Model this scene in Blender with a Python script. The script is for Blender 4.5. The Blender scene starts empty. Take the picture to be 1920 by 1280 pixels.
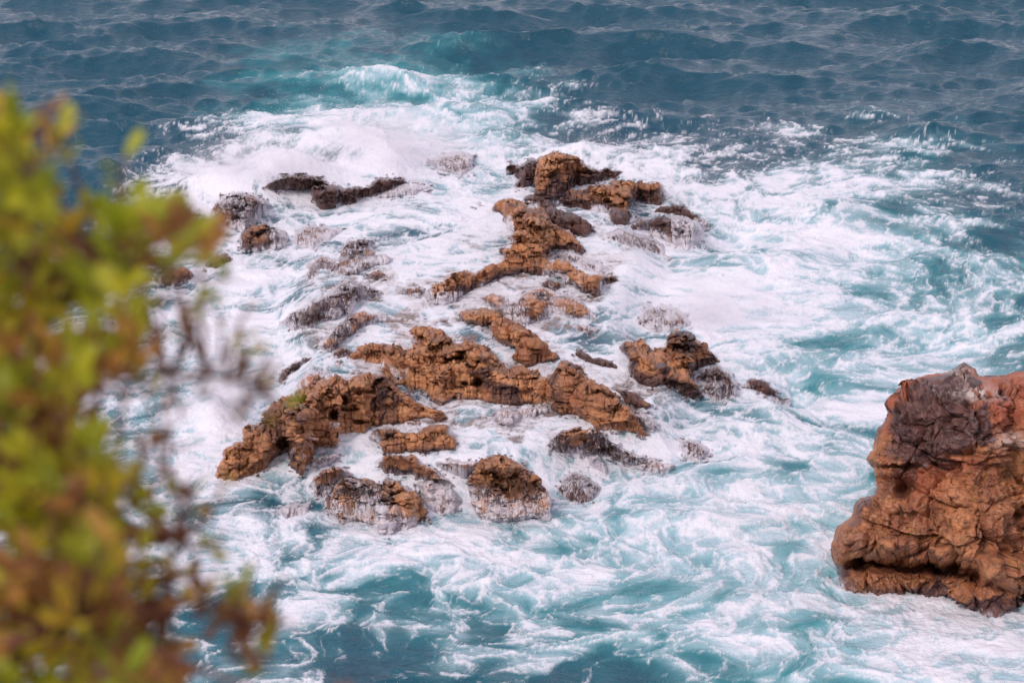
import bpy, math, random
import numpy as np
from mathutils import Vector

# ------------------------------------------------------------------ camera, sky, sun, exposure
scene = bpy.context.scene
col = scene.collection
R = math.radians
CAM_H, PITCH, HFOV = 20.0, R(20.0), R(22.0)
TH = math.tan(HFOV / 2)

cd = bpy.data.cameras.new('camera')
cam = bpy.data.objects.new('camera', cd)
col.objects.link(cam)
cam.location = (0, 0, CAM_H)
cam.rotation_euler = (math.pi / 2 - PITCH, 0, 0)
cd.sensor_width = 36
cd.lens = 18 / TH
cd.clip_start, cd.clip_end = 0.1, 20000
cd.dof.use_dof = True
cd.dof.focus_distance = 54
cd.dof.aperture_fstop = 6.3
scene.camera = cam

SUN_EL, SUN_AZ = R(42), R(215)          # azimuth measured clockwise from +Y: sun behind the viewer's left shoulder
world = bpy.data.worlds.new('World')
scene.world = world
world.use_nodes = True
wt = world.node_tree
wt.nodes.clear()
sky = wt.nodes.new('ShaderNodeTexSky')
sky.sky_type = 'NISHITA'
sky.sun_disc = False
sky.sun_elevation = SUN_EL
sky.sun_rotation = SUN_AZ
sky.dust_density = 3.0
bg1 = wt.nodes.new('ShaderNodeBackground')
bg1.inputs[1].default_value = 0.07
wt.links.new(sky.outputs[0], bg1.inputs[0])
bg2 = wt.nodes.new('ShaderNodeBackground')      # the even lilac cloud deck
bg2.inputs[0].default_value = (0.94, 0.87, 0.98, 1)
bg2.inputs[1].default_value = 0.86
mixw = wt.nodes.new('ShaderNodeMixShader')
mixw.inputs[0].default_value = 0.8
wt.links.new(bg1.outputs[0], mixw.inputs[1])
wt.links.new(bg2.outputs[0], mixw.inputs[2])
wo = wt.nodes.new('ShaderNodeOutputWorld')
wt.links.new(mixw.outputs[0], wo.inputs[0])

sl = bpy.data.lights.new('sun', 'SUN')
sl.energy = 1.5
sl.angle = R(11)
sl.color = (1.0, 0.9, 0.82)
so = bpy.data.objects.new('sun', sl)
col.objects.link(so)
sd = Vector((math.sin(SUN_AZ) * math.cos(SUN_EL), math.cos(SUN_AZ) * math.cos(SUN_EL), math.sin(SUN_EL)))
so.rotation_euler = sd.to_track_quat('Z', 'Y').to_euler()

vs = scene.view_settings
vs.view_transform = 'Standard'
vs.look = 'None'
vs.exposure = 0.22
vs.gamma = 1.0
scene.cycles.use_denoising = True
scene.cycles.use_adaptive_sampling = True
scene.cycles.adaptive_threshold = 0.02
scene.cycles.max_bounces = 6
scene.cycles.volume_bounces = 5
scene.cycles.diffuse_bounces = 2
scene.cycles.glossy_bounces = 2
scene.cycles.transmission_bounces = 2
scene.cycles.transparent_max_bounces = 12

rng = np.random.default_rng(7)
random.seed(7)
f32 = np.float32

# ------------------------------------------------------------------ camera geometry (for laying things out on the ground)
cp, sp_ = math.cos(PITCH), math.sin(PITCH)


def ray(px, py):
    """unit-forward ray of a photo point (1920 x 1280): direction in the world"""
    a = (np.asarray(px, float) - 960) / 960 * TH
    b = -(np.asarray(py, float) - 640) / 960 * TH
    return a, cp + b * sp_, -sp_ + b * cp


def at_height(px, py, z):
    dx, dy, dz = ray(px, py)
    t = (z - CAM_H) / dz
    return dx * t, dy * t


def at_depth(px, py, d):
    dx, dy, dz = ray(px, py)
    return Vector((float(dx * d), float(dy * d), float(CAM_H + dz * d)))


def project(x, y, z):
    zz = z - CAM_H
    fwd = y * cp - zz * sp_
    up = y * sp_ + zz * cp
    return 960 + x / fwd / TH * 960, 640 - up / fwd / TH * 960


# ------------------------------------------------------------------ noise
def _hash(ix, iy, iz, seed):
    n = (ix.astype(np.uint32) * np.uint32(374761393) + iy.astype(np.uint32) * np.uint32(668265263)
         + iz.astype(np.uint32) * np.uint32(2147483647 - 61) + np.uint32((seed * 974711 + 12345) & 0xffffffff))
    n = (n ^ (n >> np.uint32(13))) * np.uint32(1274126177)
    n = (n ^ (n >> np.uint32(15))) * np.uint32(2246822519)
    return n ^ (n >> np.uint32(16))


_ANG = np.linspace(0, 2 * np.pi, 257)[:256]
_GX, _GY = np.cos(_ANG).astype(f32), np.sin(_ANG).astype(f32)
_z0 = np.zeros(1, np.int64)


def noise2(x, y, seed=0):
    x = np.asarray(x, f32); y = np.asarray(y, f32)
    x0 = np.floor(x); y0 = np.floor(y)
    fx = x - x0; fy = y - y0
    ix = x0.astype(np.int64); iy = y0.astype(np.int64)
    u = fx * fx * fx * (fx * (fx * 6 - 15) + 10)
    v = fy * fy * fy * (fy * (fy * 6 - 15) + 10)

    def g(dx, dy):
        h = _hash(ix + dx, iy + dy, _z0, seed) & np.uint32(255)
        return _GX[h] * (fx - dx) + _GY[h] * (fy - dy)
    a = g(0, 0); b = g(1, 0); c = g(0, 1); d = g(1, 1)
    return (a + u * (b - a)) * (1 - v) + (c + u * (d - c)) * v       # about -0.7..0.7


def fbm2(x, y, seed=0, octv=4, gain=0.5, lac=2.03):
    s = 0; a = 1.0
    for i in range(octv):
        s = s + a * noise2(x * lac ** i + 17.3 * i, y * lac ** i - 9.1 * i, seed + i)
        a *= gain
    return s


def noise3(x, y, z, seed=0):
    x0 = np.floor(x); y0 = np.floor(y); z0 = np.floor(z)
    fx = x - x0; fy = y - y0; fz = z - z0
    ix = x0.astype(np.int64); iy = y0.astype(np.int64); iz = z0.astype(np.int64)
    u = fx * fx * (3 - 2 * fx); v = fy * fy * (3 - 2 * fy); w = fz * fz * (3 - 2 * fz)

    def g(a, b, c):
        return (_hash(ix + a, iy + b, iz + c, seed) & np.uint32(0xffff)).astype(f32) / 32767.5 - 1
    x00 = g(0, 0, 0) * (1 - u) + g(1, 0, 0) * u
    x10 = g(0, 1, 0) * (1 - u) + g(1, 1, 0) * u
    x01 = g(0, 0, 1) * (1 - u) + g(1, 0, 1) * u
    x11 = g(0, 1, 1) * (1 - u) + g(1, 1, 1) * u
    return (x00 * (1 - v) + x10 * v) * (1 - w) + (x01 * (1 - v) + x11 * v) * w   # -1..1


def fbm3(p, scale, seed=0, octv=4, gain=0.5, ridged=False):
    s = 0; a = 1.0; tot = 0
    for i in range(octv):
        k = scale * 2.07 ** i
        n = noise3(p[:, 0] * k + 3.1 * i, p[:, 1] * k + 7.7 * i, p[:, 2] * k - 5.3 * i, seed + i)
        if ridged:
            n = 1 - 2 * np.abs(n)
        s = s + a * n; tot += a
        a *= gain
    return s / tot


def worley3(p, scale, seed=0):
    """distance to the nearest and second nearest feature point, the nearest cell's random number and a random tilt across that cell"""
    q = p * scale
    c = np.floor(q).astype(np.int64)
    f1 = np.full(len(q), 9.0); f2 = np.full(len(q), 9.0); idn = np.zeros(len(q)); tilt = np.zeros(len(q))
    for a in (-1, 0, 1):
        for b in (-1, 0, 1):
            for d in (-1, 0, 1):
                cx, cy, cz = c[:, 0] + a, c[:, 1] + b, c[:, 2] + d
                h = _hash(cx, cy, cz, seed)
                r1 = (h & np.uint32(0x3ff)) / 1024.0; r2 = ((h >> np.uint32(10)) & np.uint32(0x3ff)) / 1024.0; r3 = ((h >> np.uint32(20)) & np.uint32(0x3ff)) / 1024.0
                ex, ey, ez = q[:, 0] - cx - r1, q[:, 1] - cy - r2, q[:, 2] - cz - r3
                dd = np.sqrt(ex ** 2 + ey ** 2 + ez ** 2)
                near = dd < f1
                f2 = np.where(near, f1, np.minimum(f2, dd))
                idn = np.where(near, r1, idn)
                tilt = np.where(near, ex * (r2 - 0.5) + ey * (r3 - 0.5) + ez * (r1 - 0.5), tilt)
                f1 = np.where(near, dd, f1)
    return f1, f2, idn, 2 * tilt


def cell_edge(x, y, seed, w):
    """1 on the borders between random cells, 0 within w of them"""
    cx = np.floor(x).astype(np.int64); cy = np.floor(y).astype(np.int64)
    f1 = np.full(x.shape, 9, f32); f2 = f1.copy()
    for a in (-1, 0, 1):
        for b in (-1, 0, 1):
            h = _hash(cx + a, cy + b, _z0, seed)
            r1 = (h & np.uint32(0xffff)).astype(f32) / f32(65536); r2 = (h >> np.uint32(16)).astype(f32) / f32(65536)
            d = (x - (cx + a).astype(f32) - r1) ** 2 + (y - (cy + b).astype(f32) - r2) ** 2
            f2 = np.minimum(f2, np.maximum(f1, d)); f1 = np.minimum(f1, d)
    return np.clip(1 - (np.sqrt(f2) - np.sqrt(f1)) / w, 0, 1)


def smooth(a, b, x):
    t = np.clip((x - a) / (b - a), 0, 1)
    return t * t * (3 - 2 * t)


def poly_sd(px, py, pts):
    """signed distance (positive inside) of points to a polygon, in the polygon's own units"""
    P = np.asarray(pts, float); Q = np.roll(P, -1, 0)
    best = np.full(px.shape, 1e9); inside = np.zeros(px.shape, bool)
    for (ax, ay), (bx, by) in zip(P, Q):
        ex, ey = bx - ax, by - ay
        L = ex * ex + ey * ey + 1e-9
        t = np.clip(((px - ax) * ex + (py - ay) * ey) / L, 0, 1)
        best = np.minimum(best, np.hypot(px - ax - t * ex, py - ay - t * ey))
        if ay != by:
            hit = ((ay > py) != (by > py)) & (px < (bx - ax) * (py - ay) / (by - ay) + ax)
            inside ^= hit
    return np.where(inside, best, -best)


# ------------------------------------------------------------------ materials
def nodes_of(name):
    m = bpy.data.materials.new(name)
    m.use_nodes = True
    t = m.node_tree
    t.nodes.clear()
    return m, t


class NB:
    """a small node builder"""
    def __init__(s, t):
        s.t = t

    def _in(s, sock, v):
        if isinstance(v, bpy.types.NodeSocket):
            s.t.links.new(v, sock)
        elif v is not None:
            if isinstance(v, tuple) and sock.type == 'RGBA' and len(v) == 3:
                v = v + (1,)
            sock.default_value = v

    def node(s, typ, props=None, **ins):
        n = s.t.nodes.new(typ)
        for k, v in (props or {}).items():
            setattr(n, k, v)
        for k, v in ins.items():
            key = int(k[1:]) if k[0] == 'i' and k[1:].isdigit() else k.replace('_', ' ')
            s._in(n.inputs[key], v)
        return n

    def math(s, op, a, b=None, c=None, clamp=False):
        n = s.node('ShaderNodeMath', {'operation': op, 'use_clamp': clamp}, i0=a)
        if b is not None: s._in(n.inputs[1], b)
        if c is not None: s._in(n.inputs[2], c)
        return n.outputs[0]

    def mix(s, f, a, b):
        n = s.node('ShaderNodeMix', {'data_type': 'RGBA'})
        s._in(n.inputs[0], f); s._in(n.inputs[6], a); s._in(n.inputs[7], b)
        return n.outputs[2]

    def fmix(s, f, a, b):
        n = s.node('ShaderNodeMix', {'data_type': 'FLOAT'})
        s._in(n.inputs[0], f); s._in(n.inputs[2], a); s._in(n.inputs[3], b)
        return n.outputs[0]

    def noise(s, vec, scale, detail=4, rough=0.55, dist=0.0, dim='3D'):
        n = s.node('ShaderNodeTexNoise', {'noise_dimensions': dim}, Vector=vec, Scale=scale, Detail=detail, Roughness=rough, Distortion=dist)
        return n.outputs[0]

    def attr(s, name):
        return s.node('ShaderNodeAttribute', {'attribute_name': name})

    def step(s, x, lo, hi, a=0.0, b=1.0):
        n = s.node('ShaderNodeMapRange', {'interpolation_type': 'SMOOTHSTEP'})
        s._in(n.inputs[0], x); s._in(n.inputs[1], lo); s._in(n.inputs[2], hi); s._in(n.inputs[3], a); s._in(n.inputs[4], b)
        return n.outputs[0]

    def scale(s, v, xyz):
        return s.node('ShaderNodeVectorMath', {'operation': 'MULTIPLY'}, i0=v, i1=xyz).outputs[0]

    def ridge(s, x):
        """1 on the noise's mid level, falling to 0 away from it"""
        d = s.math('ABSOLUTE', s.math('SUBTRACT', x, 0.5))
        return s.math('SUBTRACT', 1.0, s.math('MULTIPLY', d, 4.0), clamp=True)


FOAM_COL = (0.81, 0.80, 0.88)


def make_water():
    m, t = nodes_of('sea_water')
    b = NB(t)
    pos = b.node('ShaderNodeNewGeometry').outputs['Position']
    F0 = b.attr('foam').outputs['Fac']
    aer = b.attr('aer').outputs['Fac']
    pale = b.attr('pale').outputs['Fac']
    fine = b.noise(b.scale(pos, (13.0, 9.0, 9.0)), 1.0, 3, 0.72, 0.4)
    f = b.math('ADD', F0, b.math('MULTIPLY', b.math('SUBTRACT', fine, 0.5), b.math('MULTIPLY', b.math('MULTIPLY', F0, b.math('SUBTRACT', 1.0, F0)), 4.5)), clamp=True)
    wc = b.mix(aer, (0.001, 0.062, 0.108), (0.035, 0.27, 0.31))
    wc = b.mix(pale, wc, (0.38, 0.57, 0.66))
    wc = b.mix(b.attr('shoal').outputs['Fac'], wc, b.mix(b.step(fine, 0.4, 0.6), (0.15, 0.085, 0.07), (0.30, 0.17, 0.12)))
    bsdf = b.node('ShaderNodeBsdfPrincipled')
    b._in(bsdf.inputs['Base Color'], b.mix(f, wc, FOAM_COL))
    b._in(bsdf.inputs['Roughness'], b.fmix(f, 0.04, 0.75))
    bsdf.inputs['IOR'].default_value = 1.40
    b._in(bsdf.inputs['Specular IOR Level'], b.fmix(f, 0.55, 0.15))
    rip = b.noise(b.scale(pos, (0.75, 1.5, 1.0)), 3.0, 4, 0.68, 0.4)
    h = b.math('ADD', b.math('MULTIPLY', rip, 0.13), b.math('MULTIPLY', fine, 0.05))
    bump = b.node('ShaderNodeBump', None, Strength=0.7, Distance=0.8, Height=h)
    b._in(bsdf.inputs['Normal'], bump.outputs[0])
    out = b.node('ShaderNodeOutputMaterial')
    t.links.new(bsdf.outputs[0], out.inputs[0])
    return m


def rock_material(name, base_a, base_b, dark_a, dark_b, crack=0.0):
    m, t = nodes_of(name)
    b = NB(t)
    pos = b.node('ShaderNodeNewGeometry').outputs['Position']
    veil = b.attr('veil').outputs['Fac']
    dark = b.attr('dark').outputs['Fac']
    red = b.attr('red').outputs['Fac']
    pale = b.attr('pale').outputs['Fac']
    n1 = b.noise(pos, 1.4, 6, 0.6, 0.5)
    n2 = b.noise(pos, 5.0, 6, 0.68, 0.4)
    n3 = b.noise(pos, 22.0, 4, 0.65)
    c = b.mix(b.step(n1, 0.36, 0.64), base_a, base_b)
    c = b.mix(b.step(n2, 0.47, 0.62, 0, 0.75), c, tuple(0.36 * x for x in base_a))
    c = b.mix(b.step(n3, 0.45, 0.68, 0, 0.45), c, (0.58, 0.34, 0.21))
    c = b.mix(b.step(b.noise(pos, 2.6, 5, 0.6), 0.52, 0.66, 0, 0.35), c, (0.36, 0.175, 0.05))
    c = b.mix(b.math('MULTIPLY', red, b.step(n2, 0.3, 0.65, 0.4, 1.0)), c, (0.40, 0.095, 0.045))
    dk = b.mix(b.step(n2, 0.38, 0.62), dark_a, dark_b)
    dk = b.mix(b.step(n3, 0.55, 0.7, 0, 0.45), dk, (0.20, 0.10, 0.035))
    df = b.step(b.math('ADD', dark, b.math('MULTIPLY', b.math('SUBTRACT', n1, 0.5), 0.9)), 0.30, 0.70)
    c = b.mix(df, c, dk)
    c = b.mix(b.math('MULTIPLY', pale, b.step(n2, 0.40, 0.56)), c, (0.72, 0.62, 0.60))
    # running white water: threads drawn out down the slope
    st = b.noise(b.scale(pos, (6.5, 1.5, 2.4)), 1.0, 4, 0.62, 1.3)
    st2 = b.noise(b.scale(pos, (17.0, 4.0, 5.0)), 1.0, 3, 0.6, 0.9)
    thread = b.math('ADD', b.math('MULTIPLY', b.ridge(st), 0.62), b.math('MULTIPLY', b.ridge(st2), 0.38))
    # thin runnels, and a soft translucent sheet where more water runs
    run = b.math('MULTIPLY', b.step(b.math('ADD', thread, veil), 1.0, 1.25), 0.8)
    soft = b.noise(b.scale(pos, (3.0, 1.2, 2.0)), 1.0, 3, 0.6, 0.8)
    sheet = b.step(b.math('ADD', veil, b.math('MULTIPLY', b.math('SUBTRACT', soft, 0.5), 1.7)), 0.18, 0.85, 0, 0.85)
    wf = b.math('MULTIPLY', b.math('MAXIMUM', run, sheet), b.step(veil, 0.02, 0.15))
    c = b.mix(wf, c, (0.80, 0.76, 0.84))
    bsdf = b.node('ShaderNodeBsdfPrincipled')
    b._in(bsdf.inputs['Base Color'], c)
    b._in(bsdf.inputs['Roughness'], b.fmix(df, 0.65, 0.28))
    b._in(bsdf.inputs['Specular IOR Level'], 0.45)
    bsdf.inputs['Coat Weight'].default_value = 0.22
    bsdf.inputs['Coat Roughness'].default_value = 0.22
    h = b.math('ADD', b.math('MULTIPLY', n2, 0.09), b.math('ADD', b.math('MULTIPLY', n3, 0.03), b.math('MULTIPLY', wf, 0.015)))
    bump = b.node('ShaderNodeBump', None, Strength=0.9, Distance=0.9, Height=h)
    b._in(bsdf.inputs['Normal'], bump.outputs[0])
    out = b.node('ShaderNodeOutputMaterial')
    t.links.new(bsdf.outputs[0], out.inputs[0])
    return m


def leaf_material(name, per_island):
    m, t = nodes_of(name)
    b = NB(t)
    if per_island:
        r = b.attr('hue').outputs['Fac']
    else:
        r = b.node('ShaderNodeObjectInfo').outputs['Alpha']
    ramp = b.node('ShaderNodeValToRGB', None, Fac=r)
    cr = ramp.color_ramp
    cr.elements[0].position = 0.0; cr.elements[0].color = (0.30, 0.37, 0.022, 1)
    cr.elements[1].position = 1.0; cr.elements[1].color = (0.26, 0.09, 0.04, 1)
    for p, c in ((0.25, (0.48, 0.52, 0.028)), (0.5, (0.68, 0.62, 0.035)), (0.68, (0.78, 0.56, 0.055)), (0.80, (0.75, 0.38, 0.11)), (0.9, (0.46, 0.19, 0.085))):
        e = cr.elements.new(p); e.color = c + (1,)
    pos = b.node('ShaderNodeTexCoord').outputs['Object']
    c = b.mix(b.step(b.noise(pos, 60, 3), 0.35, 0.7, 0, 0.4), ramp.outputs[0], (0.22, 0.16, 0.03))
    d = b.node('ShaderNodeBsdfPrincipled')
    b._in(d.inputs['Base Color'], c)
    d.inputs['Roughness'].default_value = 0.5
    tr = b.node('ShaderNodeBsdfTranslucent')
    b._in(tr.inputs[0], c)
    ms = b.node('ShaderNodeMixShader', None, i0=0.5, i1=d.outputs[0], i2=tr.outputs[0])
    out = b.node('ShaderNodeOutputMaterial')
    t.links.new(ms.outputs[0], out.inputs[0])
    return m


def simple_material(name, c1, c2, scale, rough=0.8):
    m, t = nodes_of(name)
    b = NB(t)
    pos = b.node('ShaderNodeTexCoord').outputs['Object']
    n = b.noise(pos, scale, 5, 0.6)
    d = b.node('ShaderNodeBsdfPrincipled')
    b._in(d.inputs['Base Color'], b.mix(b.step(n, 0.3, 0.7), c1, c2))
    d.inputs['Roughness'].default_value = rough
    bump = b.node('ShaderNodeBump', None, Strength=0.5, Distance=0.1, Height=n)
    b._in(d.inputs['Normal'], bump.outputs[0])
    out = b.node('ShaderNodeOutputMaterial')
    t.links.new(d.outputs[0], out.inputs[0])
    return m


M_WATER = make_water()
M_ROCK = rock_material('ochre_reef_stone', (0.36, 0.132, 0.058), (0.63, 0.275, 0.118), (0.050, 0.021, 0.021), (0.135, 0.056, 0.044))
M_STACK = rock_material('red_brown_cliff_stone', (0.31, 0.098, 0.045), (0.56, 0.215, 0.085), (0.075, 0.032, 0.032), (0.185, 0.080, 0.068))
M_LEAF = leaf_material('leaf_green', False)
M_LEAFS = leaf_material('leaf_mass_green', True)
M_BARK = simple_material('reddish_bark', (0.20, 0.075, 0.05), (0.32, 0.13, 0.08), 40)
M_LAND = simple_material('headland_earth', (0.16, 0.09, 0.05), (0.25, 0.15, 0.08), 3)
M_SPRAY = simple_material('white_spray', (0.88, 0.84, 0.90), (0.92, 0.88, 0.93), 5, 0.6)


# ------------------------------------------------------------------ mesh helpers
def mesh_from(name, verts, faces, mat, attrs=None, vecs=None, smooth_shade=True):
    me = bpy.data.meshes.new(name)
    verts = np.ascontiguousarray(verts, f32); faces = np.ascontiguousarray(faces, np.int32)
    k = faces.shape[1]
    me.vertices.add(len(verts)); me.vertices.foreach_set('co', verts.ravel())
    me.loops.add(faces.size); me.loops.foreach_set('vertex_index', faces.ravel())
    me.polygons.add(len(faces))
    me.polygons.foreach_set('loop_start', np.arange(0, faces.size, k, dtype=np.int32))
    if smooth_shade:
        me.polygons.foreach_set('use_smooth', np.ones(len(faces), bool))
    for n, a in (attrs or {}).items():
        me.attributes.new(n, 'FLOAT', 'POINT').data.foreach_set('value', np.ascontiguousarray(a, f32).ravel())
    for n, a in (vecs or {}).items():
        me.attributes.new(n, 'FLOAT_VECTOR', 'POINT').data.foreach_set('vector', np.ascontiguousarray(a, f32).ravel())
    me.update(calc_edges=True)
    me.materials.append(mat)
    return me


def link(name, me, parent=None, label=None, cat=None, group=None, kind=None):
    o = bpy.data.objects.new(name, me)
    col.objects.link(o)
    if parent: o.parent = parent
    for k, v in (('label', label), ('category', cat), ('group', group), ('kind', kind)):
        if v: o[k] = v
    return o


def grid_faces(ny, nx):
    i = np.arange(ny * nx).reshape(ny, nx)
    return np.stack([i[:-1, :-1], i[:-1, 1:], i[1:, 1:], i[1:, :-1]], -1).reshape(-1, 4)


# ------------------------------------------------------------------ outlines of the reef rocks: photo outline at the waterline and crest, height, rounding
ROCKS = []


def rock(label, pts, hmax, r, **kw):
    ROCKS.append((label, pts, hmax, r, kw))


# back row, left
rock('dark domed rock speckled with mussels in front of the breaking wave', [(494,352),(516,338),(543,330),(570,329),(594,334),(610,344),(620,352),(597,355),(575,354),(556,356),(530,354),(508,357)], 0.34, 16, dark=0.75)
rock('dark knobbly rock at right foot of the mussel dome', [(586,354),(605,349),(622,350),(632,352),(634,364),(632,378),(624,387),(606,390),(592,383),(588,371)], 0.42, 16, dark=0.75)
rock('string of small dark knobs ending in a rounded head', [(634,352),(645,355),(656,351),(668,352),(694,352),(697,344),(711,336),(730,334),(754,338),(759,345),(743,352),(724,360),(702,361),(697,368),(673,372),(668,382),(648,385),(638,381),(633,366)], 0.34, 12, dark=0.8, lump=0.1)
rock('grey foam-washed tail of rock trailing right from the dark knobs', [(700,372),(715,362),(735,354),(760,348),(785,350),(806,351),(790,360),(760,367),(735,373)], 0.15, 10, veil=0.42, dark=0.6)
rock('water-swept brown rock hump half behind the shrub', [(400,392),(418,370),(440,364),(470,365),(490,374),(502,386),(492,400),(478,418),(458,436),(442,430),(420,428),(398,412)], 0.45, 20, veil=0.25, dark=0.55)
rock('round dark brown boulder with white threads, left of the reef', [(449,448),(456,437),(475,426),(494,422),(510,426),(529,436),(536,448),(532,464),(510,467),(488,467),(469,470),(453,462)], 0.55, 20, veil=0.14, dark=0.5, veil_side=0.22)
rock('small brown rock tip beside the drooping leaves', [(380,500),(396,488),(410,480),(425,476),(435,486),(425,497),(400,504)], 0.2, 9, dark=0.5)
rock('low brown rock glimpsed through the shrub leaves', [(290,520),(312,508),(338,502),(360,508),(356,522),(330,530),(300,530)], 0.2, 9, dark=0.4)
rock('grey rock back awash under foam right of the round boulder', [(548,458),(553,434),(575,421),(608,424),(651,432),(624,448),(586,467)], 0.2, 14, veil=0.58, dark=0.5)
rock('leaning slab of layered rock with a pale point', [(575,527),(579,502),(594,487),(610,483),(619,490),(635,491),(648,467),(651,456),(673,451),(697,452),(684,464),(713,478),(740,485),(719,497),(686,502),(673,510),(651,516),(632,513),(613,510),(602,508),(597,516),(581,526)], 0.42, 16, veil=0.22, dark=0.45)
rock('little brown rock knob below the layered slab', [(689,516),(703,509),(721,512),(724,519),(705,525),(692,523)], 0.15, 7, dark=0.25)
rock('dark purple ridge streaming with white threads', [(528,608),(540,596),(564,581),(586,573),(608,559),(632,543),(646,532),(665,531),(692,538),(716,551),(692,555),(670,567),(657,586),(640,592),(624,599),(597,605),(575,613),(548,616)], 0.5, 18, veil=0.26, dark=0.75)
rock('pointed brown rock wedge with foam combed down its left', [(597,652),(624,625),(640,609),(654,593),(673,588),(700,590),(732,599),(705,605),(684,609),(673,618),(657,630),(640,644),(624,655),(613,659)], 0.45, 15, veil=0.2, dark=0.35)
rock('thin purple sliver of rock alone in left foam', [(521,717),(529,698),(548,682),(570,671),(582,672),(581,679),(559,690),(543,704),(532,716)], 0.22, 8, veil=0.1, dark=0.8)
rock('small brown rock beside the left tip of the central spine', [(619,668),(624,658),(646,651),(659,655),(654,666),(635,674)], 0.2, 8, veil=0.15, dark=0.35)
rock('small tan rock between spine and upper arm', [(755,551),(765,543),(781,540),(796,547),(789,554),(773,556)], 0.16, 7, dark=0.35)
rock('flat brown rock sliver left of the ochre toe', [(800,609),(814,603),(838,596),(852,599),(838,606),(815,611)], 0.12, 5, veil=0.1, dark=0.2)
rock('small dark rock fleck alone in foam left of upper crag', [(886,382),(900,381),(914,388),(900,391)], 0.1, 4, dark=0.7)
rock('pale ghost of a rock drowned in spray behind the reef', [(800,300),(833,288),(860,283),(888,295),(885,320),(860,330),(825,322)], 0.25, 16, veil=0.62, dark=0.5)
# back row, right
rock('tallest peaked ochre rock at the back of the reef', [(1005,372),(1006,351),(999,346),(1005,330),(1007,311),(1018,298),(1037,290),(1053,290),(1072,296),(1089,308),(1105,319),(1121,324),(1137,320),(1159,323),(1148,329),(1124,336),(1105,340),(1080,347),(1067,353),(1051,366),(1037,374),(1018,375)], 0.85, 26, dark=0.12, dark_low=0.8, band=40)
rock('dark ragged rock against left side of the tallest peak', [(953,316),(958,312),(977,311),(991,303),(1007,303),(1007,330),(1001,340),(986,349),(969,352),(967,347),(975,338),(969,332),(972,322)], 0.4, 14, dark=0.85)
rock('broad ochre rock with dark foot right of the tallest peak', [(1056,376),(1067,365),(1089,359),(1110,351),(1129,349),(1146,351),(1151,340),(1175,342),(1200,349),(1216,346),(1232,346),(1240,354),(1245,373),(1235,384),(1216,381),(1202,372),(1183,375),(1183,383),(1173,393),(1185,408),(1175,420),(1162,422),(1148,414),(1143,404),(1121,402),(1099,397),(1080,391),(1061,389)], 0.65, 20, dark=0.3, dark_low=0.8, band=40)
rock('dark mussel-covered rock wedged behind the upper crag', [(983,378),(988,372),(1007,370),(1026,376),(1040,389),(1045,396),(1067,399),(1086,408),(1102,422),(1110,428),(1105,438),(1094,443),(1072,438),(1051,430),(1037,420),(1029,405),(1002,396)], 0.5, 16, dark=0.85)
rock('square dark rock face framed by two falls of water', [(1221,436),(1222,414),(1235,410),(1257,413),(1260,455),(1240,447)], 0.45, 14, dark=0.6)
rock('rounded block veiled by a white fall at reef right end', [(1257,412),(1284,409),(1306,420),(1319,438),(1308,454),(1289,465),(1268,463),(1259,452)], 0.5, 16, veil=0.45, dark=0.6)
rock('small dark wet rock under the broad ochre rock', [(1178,424),(1198,408),(1214,411),(1216,430),(1200,437),(1184,434)], 0.3, 11, veil=0.2, dark=0.75)
rock('chain of black rock tips trailing off the reef right end', [(1225,398),(1238,387),(1257,389),(1262,383),(1281,384),(1295,400),(1311,408),(1327,414),(1330,422),(1319,426),(1300,414),(1273,404),(1243,402)], 0.28, 8, dark=0.85)
rock('grey slope of rock awash below the square dark face', [(1132,446),(1162,432),(1192,437),(1224,447),(1243,460),(1251,486),(1216,475),(1175,463)], 0.28, 14, veil=0.5, dark=0.6)
rock('broken dark rocks awash right of the upper crag foot', [(1045,478),(1067,470),(1094,482),(1121,492),(1146,504),(1121,513),(1090,503),(1060,493)], 0.22, 11, veil=0.38, dark=0.6)
# the spine
rock('long tan crag stretching from its knob down a curved left arm', [(926,395),(931,384),(945,376),(958,376),(972,380),(986,392),(999,396),(1018,397),(1026,406),(1034,422),(1051,430),(1067,435),(1075,449),(1094,465),(1091,477),(1075,470),(1056,467),(1040,465),(1029,473),(1018,483),(1024,492),(1056,492),(1067,498),(1080,509),(1094,514),(1110,522),(1135,519),(1156,525),(1127,535),(1121,548),(1116,554),(1094,549),(1080,543),(1080,532),(1064,532),(1053,521),(1034,519),(1013,517),(994,513),(972,511),(945,516),(926,524),(904,532),(893,538),(875,549),(850,564),(830,573),(814,573),(803,566),(805,548),(814,538),(835,530),(850,516),(867,511),(890,515),(910,506),(931,498),(950,484),(942,479),(939,471),(958,471),(964,462),(980,457),(964,452),(961,446),(972,439),(958,433),(956,422),(942,408)], 0.72, 26, dark=0.05, dark_low=0.7, band=26, pits=[(1062, 516, 9, 3.5, 0.25)])
rock('small tan rock in the foam pool under the crag arm', [(1013,530),(1029,525),(1051,530),(1056,538),(1040,546),(1018,539)], 0.2, 8, veil=0.1, dark=0.35)
rock('ochre toe of rock pointing left in the middle foam', [(860,594),(866,587),(885,580),(918,580),(935,586),(945,600),(928,610),(899,610),(872,606)], 0.3, 12, dark=0.15)
rock('wide grainy brown slab with thin water running over it', [(902,559),(923,551),(945,557),(950,571),(967,566),(986,549),(1018,542),(1056,552),(1089,566),(1110,585),(1116,596),(1094,599),(1067,596),(1040,590),(1016,594),(1012,606),(986,611),(955,606),(940,590),(922,578)], 0.38, 22, veil=0.2, dark=0.2)
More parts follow.
